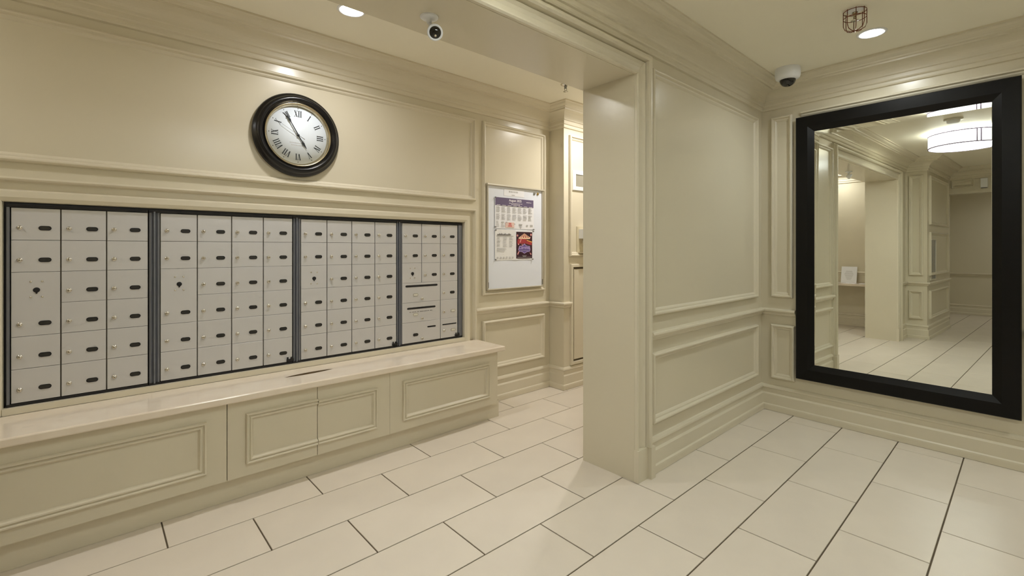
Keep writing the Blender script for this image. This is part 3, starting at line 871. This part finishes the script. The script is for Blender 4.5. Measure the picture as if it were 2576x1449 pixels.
# ================================================================== MIRROR
t = empty('framed_mirror', PD(0.71, 0.345, 0))
tag(t, 'big wall mirror in a wide black frame on the right wall', 'mirror')
FW = [(0, 0.024), (0, 0.046), (0.006, 0.054), (0.092, 0.050), (0.100, 0.046), (0.140, 0.026), (0.140, 0.0245)]
MU0, MU1, MZ0, MZ1 = 0.034, 1.394, 0.345, 2.662
MB().sweep([(MU0, MZ0), (MU1, MZ0), (MU1, MZ1), (MU0, MZ1)], FW, PD, closed=True).build('frame', M['espresso'], t)
GZ = 0.0252
a0, a1, c0, c1 = MU0 + 0.140, MU1 - 0.140, MZ0 + 0.140, MZ1 - 0.140
bw, bh = 0.036, 0.036 * math.tan(R(2.5))
gl = MB().add([PD(a0, c0, GZ), PD(a1, c0, GZ), PD(a1, c1, GZ + bh), PD(a0, c1, GZ + bh),
               PD(a0 + 0.002, c0 + 0.002, GZ), PD(a1 - bw, c0 + 0.002, GZ), PD(a1 - bw, c1 - bw, GZ), PD(a0 + 0.002, c1 - bw, GZ)],
              [(4, 5, 6, 7), (0, 1, 5, 4), (1, 2, 6, 5), (2, 3, 7, 6), (3, 0, 4, 7)])
gl.build('mirror_glass', M['mirror'], t)
MB().box(0.06, 1.37, 0.002, 0.022, 0.37, 2.64, P=lambda u, h, z: PD(u, z, h)).build('backing', M['dark'], t)

# ================================================================== CEILING THINGS
def downlight(x, y, lab, z=CEIL, lens='lens', watts=1.0, col=(0.93, 1.0, 0.96)):
    t = empty('downlight', (x, y, z)); tag(t, lab, 'ceiling light', 'round recessed downlights')
    P = lambda a, c, h: (x + a, y + c, z - h)
    MB().lathe([(0.086, 0), (0.086, 0.003), (0.080, 0.006), (0.070, 0.006), (0.066, 0.002)], P, 36).build('trim_ring', M['white'], t)
    MB().lathe([(0.067, 0.0020), (0.060, 0.0045), (0, 0.0050)], P, 36).build('lens', M[lens], t)
    ld = bpy.data.lights.new('downlight_beam', 'AREA')
    ld.shape = 'DISK'; ld.size = 0.12 * S; ld.energy = DOWN_WATTS * watts; ld.color = col; ld.spread = R(155)
    lo = bpy.data.objects.new('downlight_beam', ld); C.objects.link(lo)
    settle(lo, (x, y, z - 0.0065), t)
downlight(1.215, 2.855, 'round recessed downlight in the alcove ceiling above the clock', lens='lensw', watts=1.15, col=(1.0, 0.965, 0.945))
downlight(4.03, 0.735, 'round recessed downlight near the mirror beside the wire cage')
downlight(3.90, 2.78, 'round recessed downlight hidden behind the pillar near the notice board', lens='lensw', watts=2.6, col=(1.0, 0.95, 0.90))
downlight(-1.24, 2.82, 'round recessed downlight at the far left end of the alcove, seen in the mirror', lens='lensw', watts=0.5, col=(1.0, 0.94, 0.89))
downlight(1.07, -1.25, 'unseen fill downlight added in the lobby ceiling behind the viewer')  # unseen lamp, added for more bounce light in the lobby
downlight(4.03, -1.25, 'unseen fill downlight added in the lobby ceiling past the right end of the mirror')  # also an added lamp out of view, lifts the lobby bounce
downlight(-4.20, 0.20, 'unseen fill downlight added in the corridor behind the header', lens='lensw', watts=1.0, col=(1.0, 0.97, 0.93))  # added out of sight to brighten the corridor end wall

t = empty('drum_ceiling_light', (1.07, 0.74, CEIL))
tag(t, 'large glowing white drum ceiling light with dark bands, seen in the mirror', 'ceiling light')
LX, LY, LR = 1.07, 0.745, 0.345
PL = lambda a, c, h: (LX + a, LY + c, h)
MB().lathe([(0.16, 2.999), (0.16, 2.975), (0, 2.975)], PL, 40).build('canopy', M['white'], t)
MB().lathe([(LR, 2.960), (LR, 2.802)], PL, 64).build('shade', M['shade'], t)
MB().lathe([(LR - 0.004, 2.806), (LR - 0.012, 2.803), (0, 2.803)], PL, 64).build('diffuser', M['diffuser'], t)
MB().lathe([(LR - 0.004, 2.962), (LR - 0.012, 2.966), (0, 2.966)], PL, 64).build('shade_top', M['topglow'], t)
for z in (2.796, 2.952):
    MB().lathe([(LR - 0.006, z), (LR + 0.004, z), (LR + 0.004, z + 0.013), (LR - 0.006, z + 0.013), (LR - 0.006, z)], PL, 64).build('band', M['lampframe'], t)
for k in range(3):
    th = k * 2 * PI / 3 + R(-29)
    for dt in (-0.055, 0.055):
        ca, sa = math.cos(th + dt), math.sin(th + dt)
        b = MB().add([(LX + ca * r_ - sa * q, LY + sa * r_ + ca * q, z) for r_ in (LR - 0.002, LR + 0.004) for q in (-0.0055, 0.0055) for z in (2.806, 2.954)],
                     [(0, 1, 3, 2), (4, 6, 7, 5), (0, 4, 5, 1), (2, 3, 7, 6), (0, 2, 6, 4), (1, 5, 7, 3)])
        b.build('upright_bar', M['lampframe'], t)

t = empty('smoke_detector', (1.94, 0.73, CEIL)); tag(t, 'round off white smoke detector on the ceiling near the drum light, seen in the mirror', 'smoke detector')
P = lambda a, c, h: (1.94 + a, 0.73 + c, CEIL - h)
MB().lathe([(0.085, 0), (0.085, 0.015), (0.078, 0.020), (0.060, 0.022)], P, 32).build('base', M['offwhite'], t)
MB().lathe([(0.060, 0.018), (0.058, 0.042), (0.046, 0.052), (0, 0.054)], P, 32).build('head', M['white'], t)

def sprinkler(name, x, y, lab, cage=False):
    t = empty(name, (x, y, CEIL)); tag(t, lab, 'sprinkler')
    P = lambda a, c, h: (x + a, y + c, CEIL - h)
    MB().lathe([(0.046, 0), (0.046, 0.004), (0.034, 0.010), (0.016, 0.016)], P, 24).build('escutcheon', M['chrome'] if not cage else M['white'], t)
    b = MB().lathe([(0.012, 0.010), (0.012, 0.030), (0.008, 0.034), (0.008, 0.040), (0, 0.040)], P, 16)
    for s_ in (-1, 1):
        b.tube([P(s_ * 0.010, 0, 0.028), P(s_ * 0.016, 0, 0.042), P(s_ * 0.012, 0, 0.056), P(0, 0, 0.064)], 0.0028)
    b.build('body', M['gold'] if cage else M['steelpin'], t)
    MB().lathe([(0, 0.062), (0.020, 0.064), (0.022, 0.067), (0, 0.067)], P, 20).build('deflector', M['chrome'], t)
    if cage:
        rr, zb = 0.060, 0.130
        for h in (0.010, 0.050):
            MB().tube([P(rr * math.cos(q * PI / 12), rr * math.sin(q * PI / 12), h) for q in range(24)], 0.0022, closed=True).build('cage_ring', M['copper'], t)
        for q in range(4):
            th = q * PI / 4 + 0.3; ca, sa = math.cos(th), math.sin(th)
            pts = [P(-rr * ca, -rr * sa, 0.004), P(-rr * ca, -rr * sa, zb - 0.035), P(-rr * 0.85 * ca, -rr * 0.85 * sa, zb - 0.012), P(-rr * 0.45 * ca, -rr * 0.45 * sa, zb),
                   P(0, 0, zb + 0.001), P(rr * 0.45 * ca, rr * 0.45 * sa, zb), P(rr * 0.85 * ca, rr * 0.85 * sa, zb - 0.012), P(rr * ca, rr * sa, zb - 0.035), P(rr * ca, rr * sa, 0.004)]
            MB().tube(pts, 0.0022).build('cage_wire', M['copper'], t)
    return t
sprinkler('fire_sprinkler', 3.215, 2.835, 'small pendent fire sprinkler in the alcove ceiling left of the pillar')
sprinkler('caged_sprinkler', 3.565, 0.735, 'fire sprinkler inside a copper wire cage beside the right downlight', True)

# little round camera hanging under the header
t = empty('security_camera', (1.212, 1.942, 2.62)); tag(t, 'small white security camera with a black face under the header', 'camera')
P = lambda a, c, h: (1.212 + a, 1.942 + c, 2.62 - h)
MB().lathe([(0.044, 0), (0.044, 0.004), (0.036, 0.010), (0.014, 0.014), (0.012, 0.030), (0, 0.032)], P, 32).build('base', M['white'], t)
cc = Vector((1.236, 1.930, 2.548)); ax = Vector((-0.42, -0.80, -0.42)).normalized()
e1 = ax.cross(Vector((0, 0, 1))).normalized(); e2 = e1.cross(ax).normalized()
Pc = lambda a, c, h: tuple(cc + e1 * a + e2 * c + ax * h)
MB().tube([(1.212, 1.942, 2.592), (1.222, 1.942, 2.575), tuple(cc - ax * 0.01)], 0.009, 10).build('neck', M['white'], t)
MB().lathe([(0, -0.034), (0.018, -0.031), (0.029, -0.020), (0.035, -0.004), (0.038, 0.010), (0.038, 0.018), (0.036, 0.021), (0.028, 0.022), (0.028, 0.018)], Pc, 32).build('shell', M['white'], t)
MB().lathe([(0.0290, 0.018), (0.0285, 0.0215), (0, 0.0235)], Pc, 32).build('black_face', M['smoke'], t)
MB().lathe([(0.006, 0.0235), (0.006, 0.0255), (0, 0.0255)], lambda a, c, h: Pc(a - 0.002, c - 0.014, h), 14).build('lens', M['chrome'], t)

t = empty('dome_camera', (4.31, 1.35, CEIL)); tag(t, 'white dome security camera with a black globe in the ceiling corner above the mirror', 'camera')
P = lambda a, c, h: (4.31 + a, 1.35 + c, CEIL - h)
MB().lathe([(0.092, 0), (0.094, 0.010), (0.094, 0.060), (0.088, 0.082), (0.070, 0.094), (0.058, 0.096)], P, 40).build('housing', M['white'], t)
MB().lathe([(0.060, 0.090), (0.058, 0.108), (0.050, 0.126), (0.036, 0.140), (0.018, 0.148), (0, 0.150)], P, 40).build('globe', M['smoke'], t)

# ================================================================== THINGS SEEN ONLY IN THE MIRROR
t = empty('wall_shelf', (-1.45, 2.82, 0.775)); tag(t, 'pale stone shelf across the far end of the alcove, seen in the mirror', 'shelf')
MB().box(-1.598, -1.14, 2.125, 3.08, 0.802, 0.838).build('shelf_top', M['stone'], t)
MB().box(-1.598, -1.58, 2.125, 3.08, 0.760, 0.802).build('support_cleat', M['trim'], t)
Pq = lambda u, z, h: (-1.48 + (z - 0.8385) * -0.20 + h, u, z)
o = MB().poly([(2.545, 0.8385), (2.800, 0.8385), (2.800, 1.150), (2.545, 1.150)], 0, 0.004, Pq).build('notice_sheet', M['paper'])
tag(o, 'white printed notice leaning upright on the alcove shelf, seen in the mirror', 'paper')
b = MB(); random.seed(9)
for k in range(9):
    z = 1.06 - k * 0.020; hw = 0.075 - abs(k - 3) * 0.008
    b.poly([(2.672 - hw, z), (2.672 + hw, z), (2.672 + hw, z + 0.006), (2.672 - hw, z + 0.006)], 0.0042, 0.005, Pq)
tag(b.build("print", M["greyink"], o), kind="stuff")
for k, (x, y, r_, lb) in enumerate([(-1.32, 2.60, 0.2, 'loose white leaflet lying flat in front of the leaning notice'), (-1.36, 2.38, -0.4, 'loose white leaflet lying on the shelf end nearest the opening')]):
    ca, sa = math.cos(r_), math.sin(r_)
    Pf = lambda u, v, h: (x + u * ca - v * sa, y + u * sa + v * ca, 0.8382 + h)
    o = MB().poly([(-0.06, -0.09), (0.06, -0.09), (0.06, 0.09), (-0.06, 0.09)], 0, 0.002, Pf).build('leaflet', M['paper'])
    tag(o, lb, 'paper', 'leaflets on the alcove shelf')

t = empty('directory_panel', (-1.30, 1.42, 0.96)); tag(t, 'grey glass directory panel on the far wall block, seen in the mirror', 'panel')
MB().sweep([(-1.52, 0.965), (-1.08, 0.965), (-1.08, 1.665), (-1.52, 1.665)], [(0, 0), (0, 0.018), (0.020, 0.020), (0.022, 0.010), (0.022, 0)], PB, closed=True).build('frame', M['offwhite'], t)
MB().box(-1.498, -1.102, 1.412, 1.4195, 0.987, 1.643).build('screen', M['screen'], t)

t = empty('wall_box', (-2.75, 0.935, 2.61)); tag(t, 'upright white box on the header over the corridor, seen in the mirror', 'box')
MB().box(-2.75, -2.69, 0.89, 0.98, 2.612, 2.780).build('cover', M['white'], t)
MB().box(-2.745, -2.695, 0.895, 0.975, 2.602, 2.612).build('base', M['midink'], t)
